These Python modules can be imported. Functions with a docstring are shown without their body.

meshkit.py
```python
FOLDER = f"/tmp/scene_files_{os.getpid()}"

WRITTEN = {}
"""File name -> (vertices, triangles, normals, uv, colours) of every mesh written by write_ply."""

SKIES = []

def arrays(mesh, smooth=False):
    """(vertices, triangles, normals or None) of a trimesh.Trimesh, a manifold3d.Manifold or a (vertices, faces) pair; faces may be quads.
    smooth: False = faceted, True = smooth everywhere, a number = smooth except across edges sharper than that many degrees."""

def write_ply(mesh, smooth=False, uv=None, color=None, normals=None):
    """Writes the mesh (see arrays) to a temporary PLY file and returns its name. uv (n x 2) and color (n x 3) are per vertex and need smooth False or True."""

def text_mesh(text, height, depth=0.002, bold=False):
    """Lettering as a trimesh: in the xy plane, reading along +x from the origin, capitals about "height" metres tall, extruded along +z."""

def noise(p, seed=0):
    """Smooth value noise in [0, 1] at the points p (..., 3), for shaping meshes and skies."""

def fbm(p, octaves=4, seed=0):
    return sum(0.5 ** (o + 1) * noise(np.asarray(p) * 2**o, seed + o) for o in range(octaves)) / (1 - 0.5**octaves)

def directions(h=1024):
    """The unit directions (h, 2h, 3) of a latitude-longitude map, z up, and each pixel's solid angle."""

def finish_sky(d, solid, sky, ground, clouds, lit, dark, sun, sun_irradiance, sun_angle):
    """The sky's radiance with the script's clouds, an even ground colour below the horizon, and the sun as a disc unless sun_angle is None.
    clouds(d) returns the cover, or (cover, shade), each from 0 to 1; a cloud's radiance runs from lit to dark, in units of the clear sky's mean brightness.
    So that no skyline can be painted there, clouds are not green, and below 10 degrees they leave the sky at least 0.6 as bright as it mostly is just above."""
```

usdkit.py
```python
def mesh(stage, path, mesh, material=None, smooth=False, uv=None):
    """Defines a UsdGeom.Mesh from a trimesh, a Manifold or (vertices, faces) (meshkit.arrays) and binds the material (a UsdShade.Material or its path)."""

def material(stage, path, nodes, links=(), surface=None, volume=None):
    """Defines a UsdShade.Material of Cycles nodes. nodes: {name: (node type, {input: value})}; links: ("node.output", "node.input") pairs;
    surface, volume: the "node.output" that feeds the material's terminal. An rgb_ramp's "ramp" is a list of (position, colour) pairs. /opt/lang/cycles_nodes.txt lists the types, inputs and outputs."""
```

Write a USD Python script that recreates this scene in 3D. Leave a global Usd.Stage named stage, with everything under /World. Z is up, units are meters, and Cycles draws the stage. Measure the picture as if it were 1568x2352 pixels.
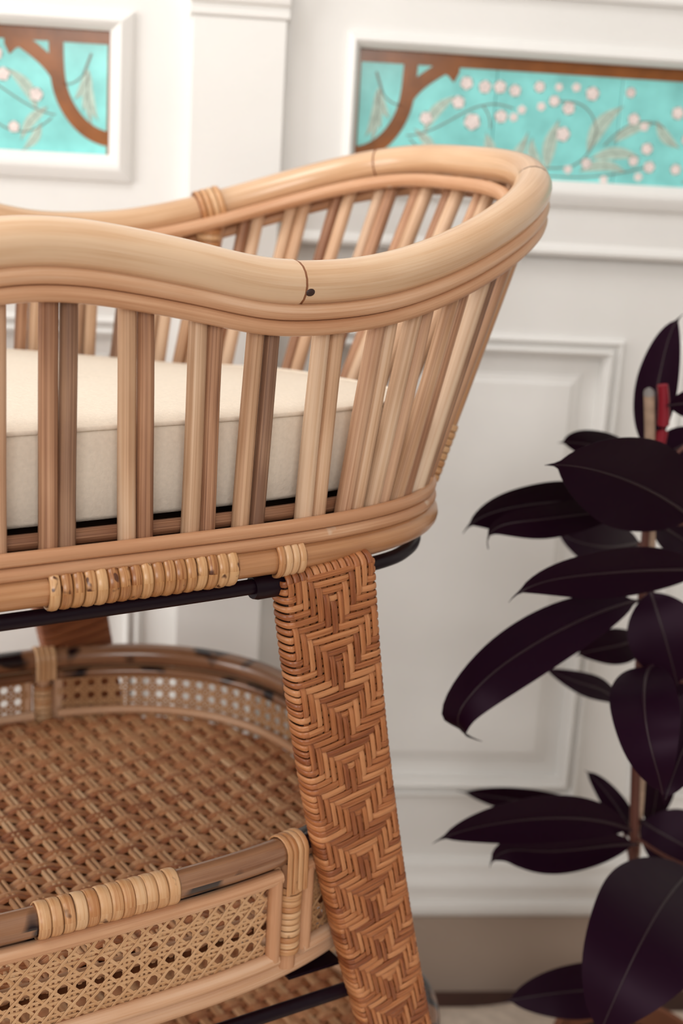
import math, random
import numpy as np
import trimesh
import usdkit
from shapely.geometry import Polygon, Point
from pxr import Usd, UsdGeom, UsdLux, UsdShade, Gf, Sdf, Vt

random.seed(7)
RNG = np.random.default_rng(7)
stage = Usd.Stage.CreateInMemory()
UsdGeom.SetStageUpAxis(stage, "Z")
UsdGeom.SetStageMetersPerUnit(stage, 1.0)
UsdGeom.Xform.Define(stage, "/World")

# ------------------------------------------------------------------ camera, light, exposure
cam = UsdGeom.Camera.Define(stage, "/World/camera")
cam.CreateFocalLengthAttr(50.0)
cam.CreateHorizontalApertureAttr(24.0)
cam.CreateVerticalApertureAttr(36.0)
cam.CreateFStopAttr(4.5)
cam.CreateFocusDistanceAttr(1.05)
cam.CreateClippingRangeAttr((0.05, 100.0))
cam.CreateExposureAttr(0.04)
TILT, ROLL, YAW = math.radians(15.1), math.radians(3.43), math.radians(6.52)
fw = np.array([math.sin(YAW) * math.cos(TILT), math.cos(YAW) * math.cos(TILT), -math.sin(TILT)])
rt = np.array([math.cos(YAW), -math.sin(YAW), 0.0])
up = np.cross(rt, fw)
r2, u2 = math.cos(ROLL) * rt + math.sin(ROLL) * up, -math.sin(ROLL) * rt + math.cos(ROLL) * up
CAM = np.array([0, 0, 1.135])
M = Gf.Matrix4d(*r2, 0, *u2, 0, *(-fw), 0, *CAM, 1)
UsdGeom.Xformable(cam).AddTransformOp().Set(M)

DOME, WIN_L, FILL_REAR, FILL_TOP = 0.18, 6.0, 6.6, 8.3
dome = UsdLux.DomeLight.Define(stage, "/World/sky_light")
dome.CreateIntensityAttr(DOME)
dome.CreateColorAttr(Gf.Vec3f(1.0, 0.985, 0.955))


def rect_light(name, center, look, w, h, power, col):
    L = UsdLux.RectLight.Define(stage, "/World/" + name)
    L.CreateWidthAttr(w), L.CreateHeightAttr(h), L.CreateIntensityAttr(power)
    L.CreateColorAttr(Gf.Vec3f(*col))
    z = -np.array(look, float); z /= np.linalg.norm(z)
    x = np.cross([0, 0, 1.0], z); x /= np.linalg.norm(x)
    y = np.cross(z, x)
    UsdGeom.Xformable(L).AddTransformOp().Set(Gf.Matrix4d(*x, 0, *y, 0, *z, 0, *center, 1))


rect_light("window_daylight", (-2.73, 0.2, 1.2), (1, 0, 0), 1.5, 2.2, WIN_L, (1.0, 0.985, 0.955))
rect_light("skylight_daylight", (-0.75, 0.45, 3.09), (0, 0.02, -1), 1.0, 1.0, FILL_TOP, (1.0, 0.985, 0.96))  # unseen overhead fill, added to brighten the mattress top
rect_light("window_daylight_rear", (0.05, -2.55, 2.1), (0, 1, 0), 1.6, 1.5, FILL_REAR, (1.0, 0.985, 0.955))  # unseen fill behind the camera, added for frontal light; no window there

# ------------------------------------------------------------------ materials
LK = "/World/Looks"
UsdGeom.Scope.Define(stage, LK)


def plain(name, col, rough=0.5, spec=0.5, var=0.0, scale=30.0, bump=0.0, coat=0.0, sub=0.0):
    n = {"p": ("principled_bsdf", {"base_color": col, "roughness": rough, "specular_ior_level": spec, "coat_weight": coat, "coat_roughness": 0.15})}
    l = []
    if var or bump:
        n["tc"] = ("texture_coordinate", {})
        n["n"] = ("noise_texture", {"scale": scale, "detail": 4.0})
        l.append(("tc.object", "n.vector"))
    if var:
        c = np.array(col)
        n["r"] = ("rgb_ramp", {"ramp": [(0.3, tuple(c * (1 - var))), (0.7, tuple(np.minimum(c * (1 + var), 0.95)))]})
        l += [("n.fac", "r.fac"), ("r.color", "p.base_color")]
    if bump:
        n["b"] = ("bump", {"strength": bump, "distance": 0.002})
        l += [("n.fac", "b.height"), ("b.normal", "p.normal")]
    return usdkit.material(stage, f"{LK}/{name}", n, l, surface="p.BSDF")


def cane_mat(name, dark, mid, light, rough=0.42, coat=0.0, streak=260.0, along=7.0, spots=None, seed=0.0, spot_scale=18.0, spot_at=0.62):
    """Rattan: streaks that run along the piece (its st primvar is in metres) over broad tone changes, dark specks on request."""
    n = {
        "st": ("attribute", {"attribute": "st"}),
        "m1": ("mapping", {"scale": (along, streak, 1.0), "location": (seed, seed * 3, 0)}),
        "n1": ("noise_texture", {"scale": 1.0, "detail": 6.0, "roughness": 0.68}),
        "m2": ("mapping", {"scale": (9.0, 25.0, 1.0), "location": (seed * 5, seed, 2.0)}),
        "n2": ("noise_texture", {"scale": 1.0, "detail": 2.0}),
        "mx": ("mix_float", {"fac": 0.38}),
        "oi": ("object_info", {}),
        "ra": ("math", {"math_type": "multiply_add", "value2": 0.26, "value3": -0.13}),
        "ad": ("math", {"math_type": "add"}),
        "r": ("rgb_ramp", {"ramp": [(0.36, dark), (0.5, mid), (0.64, light)]}),
        "b": ("bump", {"strength": 0.25, "distance": 0.0006}),
        "p": ("principled_bsdf", {"roughness": rough, "specular_ior_level": 0.45, "coat_weight": coat, "coat_roughness": 0.18}),
    }
    l = [("st.vector", "m1.vector"), ("m1.vector", "n1.vector"), ("st.vector", "m2.vector"), ("m2.vector", "n2.vector"), ("n1.fac", "mx.a"), ("n2.fac", "mx.b"),
         ("oi.random", "ra.value1"), ("mx.result", "ad.value1"), ("ra.value", "ad.value2"), ("ad.value", "r.fac"), ("n1.fac", "b.height"), ("b.normal", "p.normal")]
    if spots:
        n["tc"] = ("texture_coordinate", {})
        n["m3"] = ("mapping", {"scale": (spot_scale, spot_scale, spot_scale)})
        n["n3"] = ("noise_texture", {"scale": 1.0, "detail": 2.0})
        n["sr"] = ("map_range", {"from_min": spot_at, "from_max": spot_at + 0.05, "clamp": True})
        n["sm"] = ("mix_color", {"b": spots})
        l += [("st.vector", "m3.vector"), ("m3.vector", "n3.vector"), ("n3.fac", "sr.value"), ("sr.result", "sm.fac"), ("r.color", "sm.a"), ("sm.result", "p.base_color")]
    else:
        l.append(("r.color", "p.base_color"))
    return usdkit.material(stage, f"{LK}/{name}", n, l, surface="p.BSDF")


MT = {
    "paint": plain("white_wall_paint", (0.82, 0.808, 0.785), 0.45, 0.4, 0.02, 9.0, 0.06),
    "far_wall": plain("greige_wall_paint", (0.62, 0.60, 0.575), 0.8),
    "ceiling": plain("ceiling_paint", (0.82, 0.80, 0.78), 0.8),
    "turquoise": plain("turquoise_glaze", (0.26, 0.71, 0.69), 0.16, 0.5, 0.15, 28.0),
    "brown_glaze": plain("brown_glaze", (0.26, 0.085, 0.018), 0.18, 0.5, 0.25, 30.0),
    "print_leaf": plain("sage_print", (0.47, 0.60, 0.52), 0.3, 0.4, 0.15, 120.0),
    "print_line": plain("grey_brown_print", (0.22, 0.24, 0.21), 0.3, 0.4),
    "print_blossom": plain("blush_print", (0.80, 0.70, 0.67), 0.3, 0.4, 0.12, 150.0),
    "grout": plain("grout", (0.30, 0.27, 0.24), 0.9),
    "cotton": plain("cream_cotton", (0.86, 0.765, 0.645), 0.95, 0.1, 0.04, 300.0, 0.25),
    "steel": plain("black_steel", (0.007, 0.001, 0.0055), 0.4, 0.22),
    "leaf": None,
    "stem": plain("reddish_stem", (0.10, 0.028, 0.018), 0.5),
    "bud": plain("red_sheath", (0.24, 0.004, 0.016), 0.45),
    "stake": plain("pale_stake", (0.42, 0.29, 0.21), 0.7, 0.3, 0.2, 80.0),
    "stake_tip": plain("grey_stake_tip", (0.30, 0.28, 0.27), 0.6),
    "terracotta": plain("terracotta", (0.22, 0.08, 0.04), 0.8, 0.3, 0.15, 20.0),
    "soil": plain("soil", (0.02, 0.013, 0.01), 0.95),
    "rug": plain("cream_fleece", (0.66, 0.56, 0.47), 0.95, 0.1, 0.12, 60.0, 0.5),
    "floor": plain("dark_floorboard", (0.075, 0.035, 0.028), 0.5, 0.4, 0.35, 7.0, 0.1),
    "stain": plain("burnt_stain", (0.26, 0.10, 0.042), 0.5),
    "knot": plain("dark_knot", (0.035, 0.012, 0.008), 0.5),
    "leaf_rib": plain("leaf_midrib", (0.022, 0.006, 0.011), 0.4),
    "deck": plain("deck_board", (0.10, 0.045, 0.022), 0.7),
    "weave_base": plain("shelf_underlay", (0.27, 0.10, 0.04), 0.8, 0.3, 0.3, 60.0),
    "skirting": plain("darker_skirting_tone", (0.40, 0.31, 0.25), 0.5, 0.4, 0.02, 9.0, 0.06),
    "brown_leaf": plain("dry_leaf", (0.10, 0.04, 0.022), 0.6),
    "rim": cane_mat("rattan_rim", (0.56, 0.325, 0.175), (0.67, 0.42, 0.245), (0.75, 0.52, 0.335), 0.34, 0.55, 220.0, 4.0),
    "rod": cane_mat("rattan_rod", (0.54, 0.27, 0.14), (0.64, 0.36, 0.205), (0.72, 0.46, 0.30), 0.45, 0.15, 300.0, 5.0, (0.75, 0.62, 0.48), 2.0, 30.0, 0.70),
    "pole": cane_mat("rattan_pole", (0.38, 0.165, 0.07), (0.49, 0.235, 0.105), (0.58, 0.31, 0.155), 0.35, 0.35, 200.0, 4.0, (0.22, 0.10, 0.05), 4.0, 16.0, 0.72),
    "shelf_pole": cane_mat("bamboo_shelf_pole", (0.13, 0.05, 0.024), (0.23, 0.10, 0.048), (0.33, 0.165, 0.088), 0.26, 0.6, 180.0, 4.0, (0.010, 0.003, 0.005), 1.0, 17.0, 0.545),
    "binding": cane_mat("rattan_binding", (0.45, 0.19, 0.07), (0.61, 0.33, 0.155), (0.70, 0.44, 0.245), 0.42, 0.2, 500.0, 20.0, (0.12, 0.045, 0.015), 6.0, 60.0, 0.69),
    "binding_dark": cane_mat("rattan_binding_brown", (0.30, 0.105, 0.03), (0.52, 0.255, 0.10), (0.66, 0.39, 0.19), 0.36, 0.3, 500.0, 26.0, (0.10, 0.03, 0.01), 6.0, 75.0, 0.63),
    "wicker": cane_mat("leg_wicker", (0.22, 0.06, 0.018), (0.40, 0.14, 0.046), (0.53, 0.23, 0.095), 0.42, 0.15, 500.0, 14.0),
    "wicker_core": plain("leg_core", (0.055, 0.018, 0.008), 0.8),
    "cane": cane_mat("cane_webbing", (0.45, 0.225, 0.10), (0.57, 0.315, 0.15), (0.67, 0.41, 0.225), 0.45, 0.1, 400.0, 20.0),
    "warp": cane_mat("shelf_warp", (0.48, 0.225, 0.10), (0.62, 0.335, 0.165), (0.71, 0.44, 0.25), 0.45, 0.05, 400.0, 20.0),
    "weave": cane_mat("shelf_weave", (0.34, 0.11, 0.042), (0.52, 0.21, 0.088), (0.64, 0.33, 0.165), 0.5, 0.05, 400.0, 22.0),
}
for i, (d, m, h) in enumerate([((0.42, 0.225, 0.12), (0.62, 0.385, 0.235), (0.74, 0.52, 0.355)), ((0.24, 0.105, 0.055), (0.48, 0.255, 0.145), (0.64, 0.40, 0.255)),
                               ((0.48, 0.28, 0.16), (0.67, 0.45, 0.295), (0.77, 0.58, 0.42)), ((0.20, 0.10, 0.06), (0.42, 0.245, 0.15), (0.64, 0.44, 0.30))]):
    MT[f"slat{i}"] = cane_mat(f"rattan_slat_{'abcd'[i]}", d, m, h, 0.5, 0.0, 420.0, 1.6, seed=1.7 * i)
MT["leaf"] = usdkit.material(stage, f"{LK}/burgundy_leaf", {
    "p": ("principled_bsdf", {"base_color": (0.0095, 0.0010, 0.0068), "roughness": 0.40, "specular_ior_level": 0.12, "specular_tint": (0.85, 0.6, 0.78)}),
    "tc": ("texture_coordinate", {}), "n": ("noise_texture", {"scale": 40.0, "detail": 2.0}), "b": ("bump", {"strength": 0.12, "distance": 0.002})},
    [("tc.object", "n.vector"), ("n.fac", "b.height"), ("b.normal", "p.normal")], surface="p.BSDF")

# ------------------------------------------------------------------ helpers
USED = {}


def number(parent, name):
    k = (parent, name)
    USED[k] = USED.get(k, -1) + 1
    return name if USED[k] == 0 else f"{name}_{USED[k]:03d}"


def tag(prim, label=None, category=None, group=None, kind=None):
    for k, v in (("label", label), ("category", category), ("group", group), ("kind", kind)):
        if v:
            prim.SetCustomDataByKey(k, v)
    return prim


def thing(name, label=None, category=None, loc=(0, 0, 0), rotz=0.0, group=None, kind=None, parent="/World"):
    path = parent + "/" + number(parent, name)
    x = UsdGeom.Xform.Define(stage, path)
    if loc != (0, 0, 0):
        x.AddTranslateOp().Set(Gf.Vec3d(*map(float, loc)))
    if rotz:
        x.AddRotateZOp().Set(math.degrees(rotz))
    tag(x.GetPrim(), label, category, group, kind)
    return path


def put(parent, name, mesh, mat, label=None, category=None, kind=None, group=None):
    """mesh: (v, f[, uv[, n]]) or a trimesh. ONE Mesh prim under parent."""
    path = parent + "/" + number(parent, name)
    m = MT[mat]
    if isinstance(mesh, trimesh.Trimesh):
        g = usdkit.mesh(stage, path, mesh, m, smooth=35)
    else:
        v, f, uv, n = (list(mesh) + [None, None])[:4]
        if n is None and uv is None:
            g = usdkit.mesh(stage, path, (v, f), m, smooth=35)
        else:
            g = usdkit.mesh(stage, path, (v, f), m, smooth=False, uv=uv)
            if n is not None:
                g.CreateNormalsAttr(Vt.Vec3fArray.FromNumpy(np.asarray(n, np.float32)))
                g.SetNormalsInterpolation("vertex")
    tag(g.GetPrim(), label, category, group, kind)
    return path


def join(ms):
    V, F, U, N, k = [], [], [], [], 0
    for v, f, uv, n in ms:
        V.append(v), F.append(np.asarray(f) + k), U.append(uv), N.append(n)
        k += len(v)
    return np.vstack(V), np.vstack(F), np.vstack(U), np.vstack(N)


def unit(a):
    a = np.asarray(a, float)
    return a / (np.linalg.norm(a, axis=-1, keepdims=True) + 1e-12)


def tube(P, r, sides=10, ref=(0, 0, 1), flat=1.0, closed=False, caps=True, rnd=0.0, phase=0.0):
    """A swept (elliptic) tube with analytic normals; st = metres along, metres around. flat: thickness towards ref / width."""
    P = np.asarray(P, float)
    r = np.broadcast_to(np.asarray(r, float), (len(P),))
    T = unit(np.roll(P, -1, 0) - np.roll(P, 1, 0)) if closed else unit(np.gradient(P, axis=0))
    ref = np.broadcast_to(np.asarray(ref, float), P.shape)
    A = unit(np.cross(T, ref))
    B = unit(np.cross(A, T))
    if closed:
        P, r, T, A, B = (np.concatenate([x, x[:1]]) for x in (P, r, T, A, B))
    a = np.arange(sides + 1) / sides * 2 * np.pi + phase
    ca, sa = np.cos(a), np.sin(a)
    v = P[:, None] + r[:, None, None] * (ca[None, :, None] * A[:, None] + flat * sa[None, :, None] * B[:, None])
    n = unit(flat * ca[None, :, None] * A[:, None] + sa[None, :, None] * B[:, None])
    L = np.r_[0, np.cumsum(np.linalg.norm(np.diff(P, axis=0), axis=1))]
    o = RNG.uniform(0, 50)
    uv = np.stack(np.broadcast_arrays(L[:, None] + o, (r.mean() * (a - a[0]))[None] + o * 0.37), -1)
    k = sides + 1
    i, j = np.meshgrid(np.arange(len(P) - 1), np.arange(sides), indexing="ij")
    q = np.stack([i * k + j, (i + 1) * k + j, (i + 1) * k + j + 1, i * k + j + 1], -1).reshape(-1, 4)
    f = np.vstack([q[:, [0, 1, 2]], q[:, [0, 2, 3]]])
    v, n, uv = v.reshape(-1, 3), n.reshape(-1, 3), uv.reshape(-1, 2)
    if caps and not closed:
        for e, s in ((0, -1), (len(P) - 1, 1)):
            b = len(v)
            ring = np.arange(e * k, e * k + sides)
            v = np.vstack([v, v[ring], P[e]])
            n = np.vstack([n, np.tile(T[e] * s, (sides + 1, 1))])
            uv = np.vstack([uv, uv[ring], uv[ring[0]]])
            c = np.arange(sides)
            t = np.stack([b + c, b + (c + 1) % sides, np.full(sides, b + sides)], -1)
            f = np.vstack([f, t[:, ::-1] if s > 0 else t])
    return v, f, uv, n


def spline(P, n):
    """Catmull-Rom through P, n points."""
    P = np.asarray(P, float)
    if len(P) == 2:
        t = np.linspace(0, 1, n)[:, None]
        return P[0] * (1 - t) + P[1] * t
    from scipy.interpolate import CubicSpline
    s = np.r_[0, np.cumsum(np.linalg.norm(np.diff(P, axis=0), axis=1) ** 0.7)]
    return CubicSpline(s, P)(np.linspace(0, s[-1], n))


def box(x0, x1, y0, y1, z0, z1, bev=0.0):
    if bev:
        p = Polygon([(x0, z0), (x1, z0), (x1, z1), (x0, z1)])
        import manifold3d as m3
        s = [m3.Manifold.cube((x1 - x0 - 2 * bev, y1 - y0 - 2 * bev, z1 - z0)).translate((x0 + bev, y0 + bev, z0)),
             m3.Manifold.cube((x1 - x0 - 2 * bev, y1 - y0, z1 - z0 - 2 * bev)).translate((x0 + bev, y0, z0 + bev)),
             m3.Manifold.cube((x1 - x0, y1 - y0 - 2 * bev, z1 - z0 - 2 * bev)).translate((x0, y0 + bev, z0 + bev))]
        m = m3.Manifold.batch_hull(s).to_mesh()
        return trimesh.Trimesh(m.vert_properties[:, :3], m.tri_verts, process=False)
    b = trimesh.creation.box([x1 - x0, y1 - y0, z1 - z0])
    b.apply_translation([(x0 + x1) / 2, (y0 + y1) / 2, (z0 + z1) / 2])
    return b


D = 1.70      # the panelled wall's face


def flat_y(poly, y0, y1):
    """A shapely polygon in (x, z) as a slab between y0 (room side) and y1."""
    gs = [g for g in getattr(poly, "geoms", [poly]) if g.area > 1e-9]
    ms = []
    for g in gs:
        m = trimesh.creation.extrude_polygon(g, abs(y1 - y0), engine="earcut")
        v = m.vertices.copy()
        m = trimesh.Trimesh(np.stack([v[:, 0], max(y0, y1) - v[:, 2], v[:, 1]], -1), m.faces, process=False)
        ms.append(m)
    return trimesh.util.concatenate(ms)


def rect(x0, z0, x1, z1):
    return Polygon([(x0, z0), (x1, z0), (x1, z1), (x0, z1)])


def mouldings(parent, name, x0, z0, x1, z1, prof, side=(1, 1, 1, 1), mat="paint", base=D):
    """Four mitred strips round the opening x0..x1, z0..z1. prof: (distance out from the opening, height towards the room); side: stretch of the distance left, bottom, right, top."""
    l, b, r, t = side
    C = [np.array([(x0 - d * l, base - h, z0 - d * b), (x1 + d * r, base - h, z0 - d * b), (x1 + d * r, base - h, z1 + d * t), (x0 - d * l, base - h, z1 + d * t)]) for d, h in prof]
    for k in range(4):
        v = np.array([[c[k], c[(k + 1) % 4]] for c in C])
        m = len(v)
        f = []
        for i in range(m - 1):
            f += [(2 * i, 2 * i + 1, 2 * i + 3), (2 * i, 2 * i + 3, 2 * i + 2)]
        back = v.reshape(-1, 3)
        tm = trimesh.Trimesh(back, f, process=False)
        put(parent, name, tm, mat)


# ------------------------------------------------------------------ the room
XL, XR, YF, ZC = -2.8, 3.2, -2.6, 3.1
fl = thing("floor", kind="structure", label="dark brown wooden floorboards")
put(fl, "subfloor", box(XL, XR, YF, D + 0.1, -0.06, -0.021), "floor")
y = YF
i = 0
while y < D + 0.05:
    put(fl, "plank", box(XL, XR, y + 0.001, min(y + 0.118, D + 0.06), -0.02, 0.0, 0.0015), "floor")
    y += 0.12
SX, SY = -0.75, 0.45
cm = trimesh.creation.extrude_polygon(rect(XL, YF, XR, D + 0.1).difference(rect(SX - 0.52, SY - 0.52, SX + 0.52, SY + 0.52)), 0.05, engine="earcut").apply_translation([0, 0, ZC])
tag(stage.GetPrimAtPath(put("/World", "ceiling", cm, "ceiling")), "white painted ceiling with an added square skylight opening", kind="structure")
w2 = thing("window_2", kind="structure", label="added square white skylight frame round the overhead fill light")  # skylight made up to house the added overhead fill
for a, b, c, d in ((-0.55, -0.50, -0.55, 0.55), (0.50, 0.55, -0.55, 0.55), (-0.50, 0.50, -0.55, -0.50), (-0.50, 0.50, 0.50, 0.55)):
    put(w2, "frame", box(SX + a, SX + b, SY + c, SY + d, ZC - 0.03, ZC - 0.001, 0.003), "paint")
wl = Polygon([(YF, 0), (D + 0.1, 0), (D + 0.1, ZC), (YF, ZC)]).difference(rect(-0.61, 0.04, 1.01, 2.36))
m = trimesh.creation.extrude_polygon(wl, 0.12, engine="earcut")
v = m.vertices
tag(stage.GetPrimAtPath(put("/World", "wall_left", trimesh.Trimesh(np.stack([XL - v[:, 2], v[:, 0], v[:, 1]], -1), m.faces[:, ::-1], process=False), "paint")), "plain white painted side wall with a tall window", kind="structure")
w1 = thing("window_1", kind="structure", label="tall white framed window in the side wall")
for a, b, c, d in ((-0.61, -0.55, 0.04, 2.36), (0.95, 1.01, 0.04, 2.36), (-0.55, 0.95, 0.04, 0.10), (-0.55, 0.95, 2.30, 2.36), (0.18, 0.22, 0.10, 2.30)):
    put(w1, "frame", box(XL - 0.08, XL - 0.02, a, b, c, d, 0.004), "paint")
tag(stage.GetPrimAtPath(put("/World", "wall_right", box(XR, XR + 0.1, YF, D + 0.1, 0, ZC), "far_wall")), "greige painted wall on the far right", kind="structure")
tag(stage.GetPrimAtPath(put("/World", "wall_front", box(XL, XR, YF - 0.1, YF, 0, ZC), "far_wall")), "greige painted wall behind the viewer", kind="structure")

wb = thing("wall_back", kind="structure", label="white painted wooden panelling with turquoise tile inserts")
# openings of the tile panels (x0, x1) and of the lower panels
ZT0, ZT1 = 1.089, 1.2245
TILES = [(-0.70, -0.0985), (0.1838, 0.952)]
PANELS = [(-0.441, -0.045), (0.147, 0.541), (0.60, 0.995)]
UP = rect(XL, 1.0, XR, ZC)
for a, b in TILES:
    UP = UP.difference(rect(a, ZT0, b, ZT1))
put(wb, "upper_panelling", flat_y(UP, D, D + 0.03), "paint")
LOW = rect(XL, 0, XR, 1.0)
for a, b in PANELS:
    LOW = LOW.difference(rect(a + 0.03, 0.306, b - 0.03, 0.877))
put(wb, "lower_panelling", flat_y(LOW, D + 0.012, D + 0.03), "paint")
put(wb, "backing_board", box(XL, XR, D + 0.031, D + 0.09, 0, ZC), "paint")
# shelf-like lip over the lower panelling
lip = [(0.0, 1.0), (-0.004, 1.002), (-0.006, 1.006), (-0.004, 1.012), (0.0, 1.016)]
P = Polygon([(D + 0.011, 1.0)] + [(D + a, z) for a, z in lip])


def along_x(poly_yz, x0, x1):
    m = trimesh.creation.extrude_polygon(poly_yz, x1 - x0, engine="earcut")
    v = m.vertices
    return trimesh.Trimesh(np.stack([x0 + v[:, 2], v[:, 0], v[:, 1]], -1), m.faces, process=False)


put(wb, "dado_lip", along_x(P, XL, XR), "paint")
for a, b in PANELS:
    # two beads round the sunk panel, then the field with its raised centre
    prof = [(0.0, -0.015), (0.001, -0.006), (0.003, 0.004), (0.0075, 0.009), (0.0105, 0.006), (0.0120, -0.004), (0.0150, -0.004), (0.0165, 0.004), (0.020, 0.008), (0.0240, 0.005), (0.0258, -0.004), (0.0285, -0.004), (0.030, 0.0)]
    mouldings(wb, "panel_moulding", a + 0.03, 0.306, b - 0.03, 0.877, prof, base=D + 0.012)
    x0, x1, z0, z1 = a + 0.03, b - 0.03, 0.306, 0.877
    g = [(0.0, 0.0), (0.022, 0.001), (0.024, 0.0035), (0.034, 0.006), (0.036, 0.0085)]
    mouldings(wb, "panel_bevel", x0 + 0.036, z0 + 0.036, x1 - 0.036, z1 - 0.036, [(0.036 - d, h) for d, h in reversed(g)], base=D + 0.0265)
    put(wb, "panel_field", box(x0 + 0.036, x1 - 0.036, D + 0.018, D + 0.031, z0 + 0.036, z1 - 0.036), "paint")
# skirting board with its moulded top
sk = thing("baseboard_back", kind="structure", label="tall white skirting board with a moulded top edge")
S = [(0.012, 0.0), (-0.014, 0.0), (-0.014, 0.118), (-0.0185, 0.119), (-0.021, 0.124), (-0.021, 0.131), (-0.0185, 0.137), (-0.013, 0.140), (-0.013, 0.144), (-0.012, 0.149), (-0.0135, 0.156), (-0.012, 0.163), (-0.006, 0.170), (-0.004, 0.176), (-0.002, 0.185), (0.004, 0.190), (0.012, 0.192)]
skp = Polygon([(D + a, z) for a, z in S])
put(sk, "skirting", along_x(skp, XL, XR), "paint")
put(sk, "skirting_face", box(XL, XR, D - 0.0160, D - 0.0142, 0.0, 0.1165, 0.0004), "skirting", label="darker taupe lower face")  # thin facing in a darker tone than the moulded top
# pilaster
pl = thing("trim_1", kind="structure", label="flat white pilaster between the two tile panels")
put(pl, "pilaster_shaft", box(-0.0075, 0.0985, D - 0.022, D + 0.012, 0, 1.247, 0.0015), "paint")
cap = [(0.012, 1.247), (-0.0225, 1.247), (-0.0245, 1.249), (-0.0245, 1.256), (-0.022, 1.258), (-0.022, 1.2605), (-0.027, 1.2625), (-0.029, 1.268), (-0.029, 1.30), (0.012, 1.30)]
put(pl, "pilaster_cap", along_x(Polygon([(D + a, z) for a, z in cap]), -0.0095, 0.1005), "paint")
put(pl, "pilaster_upper", box(-0.0075, 0.0985, D - 0.022, D + 0.012, 1.30, ZC, 0.0015), "paint")
rl = thing("trim_2", kind="structure", label="thin white rail moulding above the right tile panel")
R = [(0.002, 1.2915), (-0.006, 1.2915), (-0.008, 1.296), (-0.006, 1.304), (0.002, 1.306)]
put(rl, "rail_moulding", along_x(Polygon([(D + a, z) for a, z in R]), 0.20, 1.0), "paint")

# ------------------------------------------------------------------ tile panels with their frames
FP = [(0.0, -0.010), (0.0005, 0.002), (0.10, 0.0045), (0.28, 0.009), (0.48, 0.0105), (0.62, 0.009), (0.80, 0.0075), (0.97, 0.005), (1.0, 0.0)]


def blade(p0, p1, w, bend=0.0):
    """A pointed leaf outline in the panel's plane."""
    p0, p1 = np.array(p0, float), np.array(p1, float)
    d = p1 - p0
    nrm = np.array([-d[1], d[0]])
    t = np.linspace(0, 1, 12)
    mid = p0 + t[:, None] * d + (bend * 4 * t * (1 - t))[:, None] * nrm
    hw = 1.3 * w * (np.sin(np.pi * t ** 0.9) ** 0.9)
    nn = nrm / np.linalg.norm(nrm)
    return Polygon(np.vstack([mid + hw[:, None] * nn, (mid - hw[:, None] * nn)[::-1]])).buffer(0), mid


def stroke(pts, w):
    from shapely.geometry import LineString
    return LineString(spline(np.array(pts, float), 24)).buffer(w / 2)


def tile_panel(x0, x1, cuts, label, art, sides):
    t = thing("tile_panel", label, "tile panel", group=None)
    for a, b in zip(cuts[:-1], cuts[1:]):
        put(t, "tile", box(a + 0.0004, b - 0.0004, D + 0.010, D + 0.018, ZT0 - 0.003, ZT1 + 0.003, 0.0008), "turquoise")
    put(t, "grout_bed", box(x0 - 0.004, x1 + 0.004, D + 0.0181, D + 0.0305, ZT0 - 0.004, ZT1 + 0.004), "grout")
    for name, poly, lift, mat in art:
        poly = poly.intersection(rect(x0 - 0.001, ZT0 - 0.002, x1 + 0.001, ZT1 + 0.002))
        if poly.area > 2e-6:
            put(t, name, flat_y(poly, D + 0.010 - lift, D + 0.0102), mat)
    return t


def flip(art, xm):
    from shapely.affinity import scale
    return [(n, scale(p, -1, 1, origin=(xm, 0)), l, m) for n, p, l, m in art]


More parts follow.
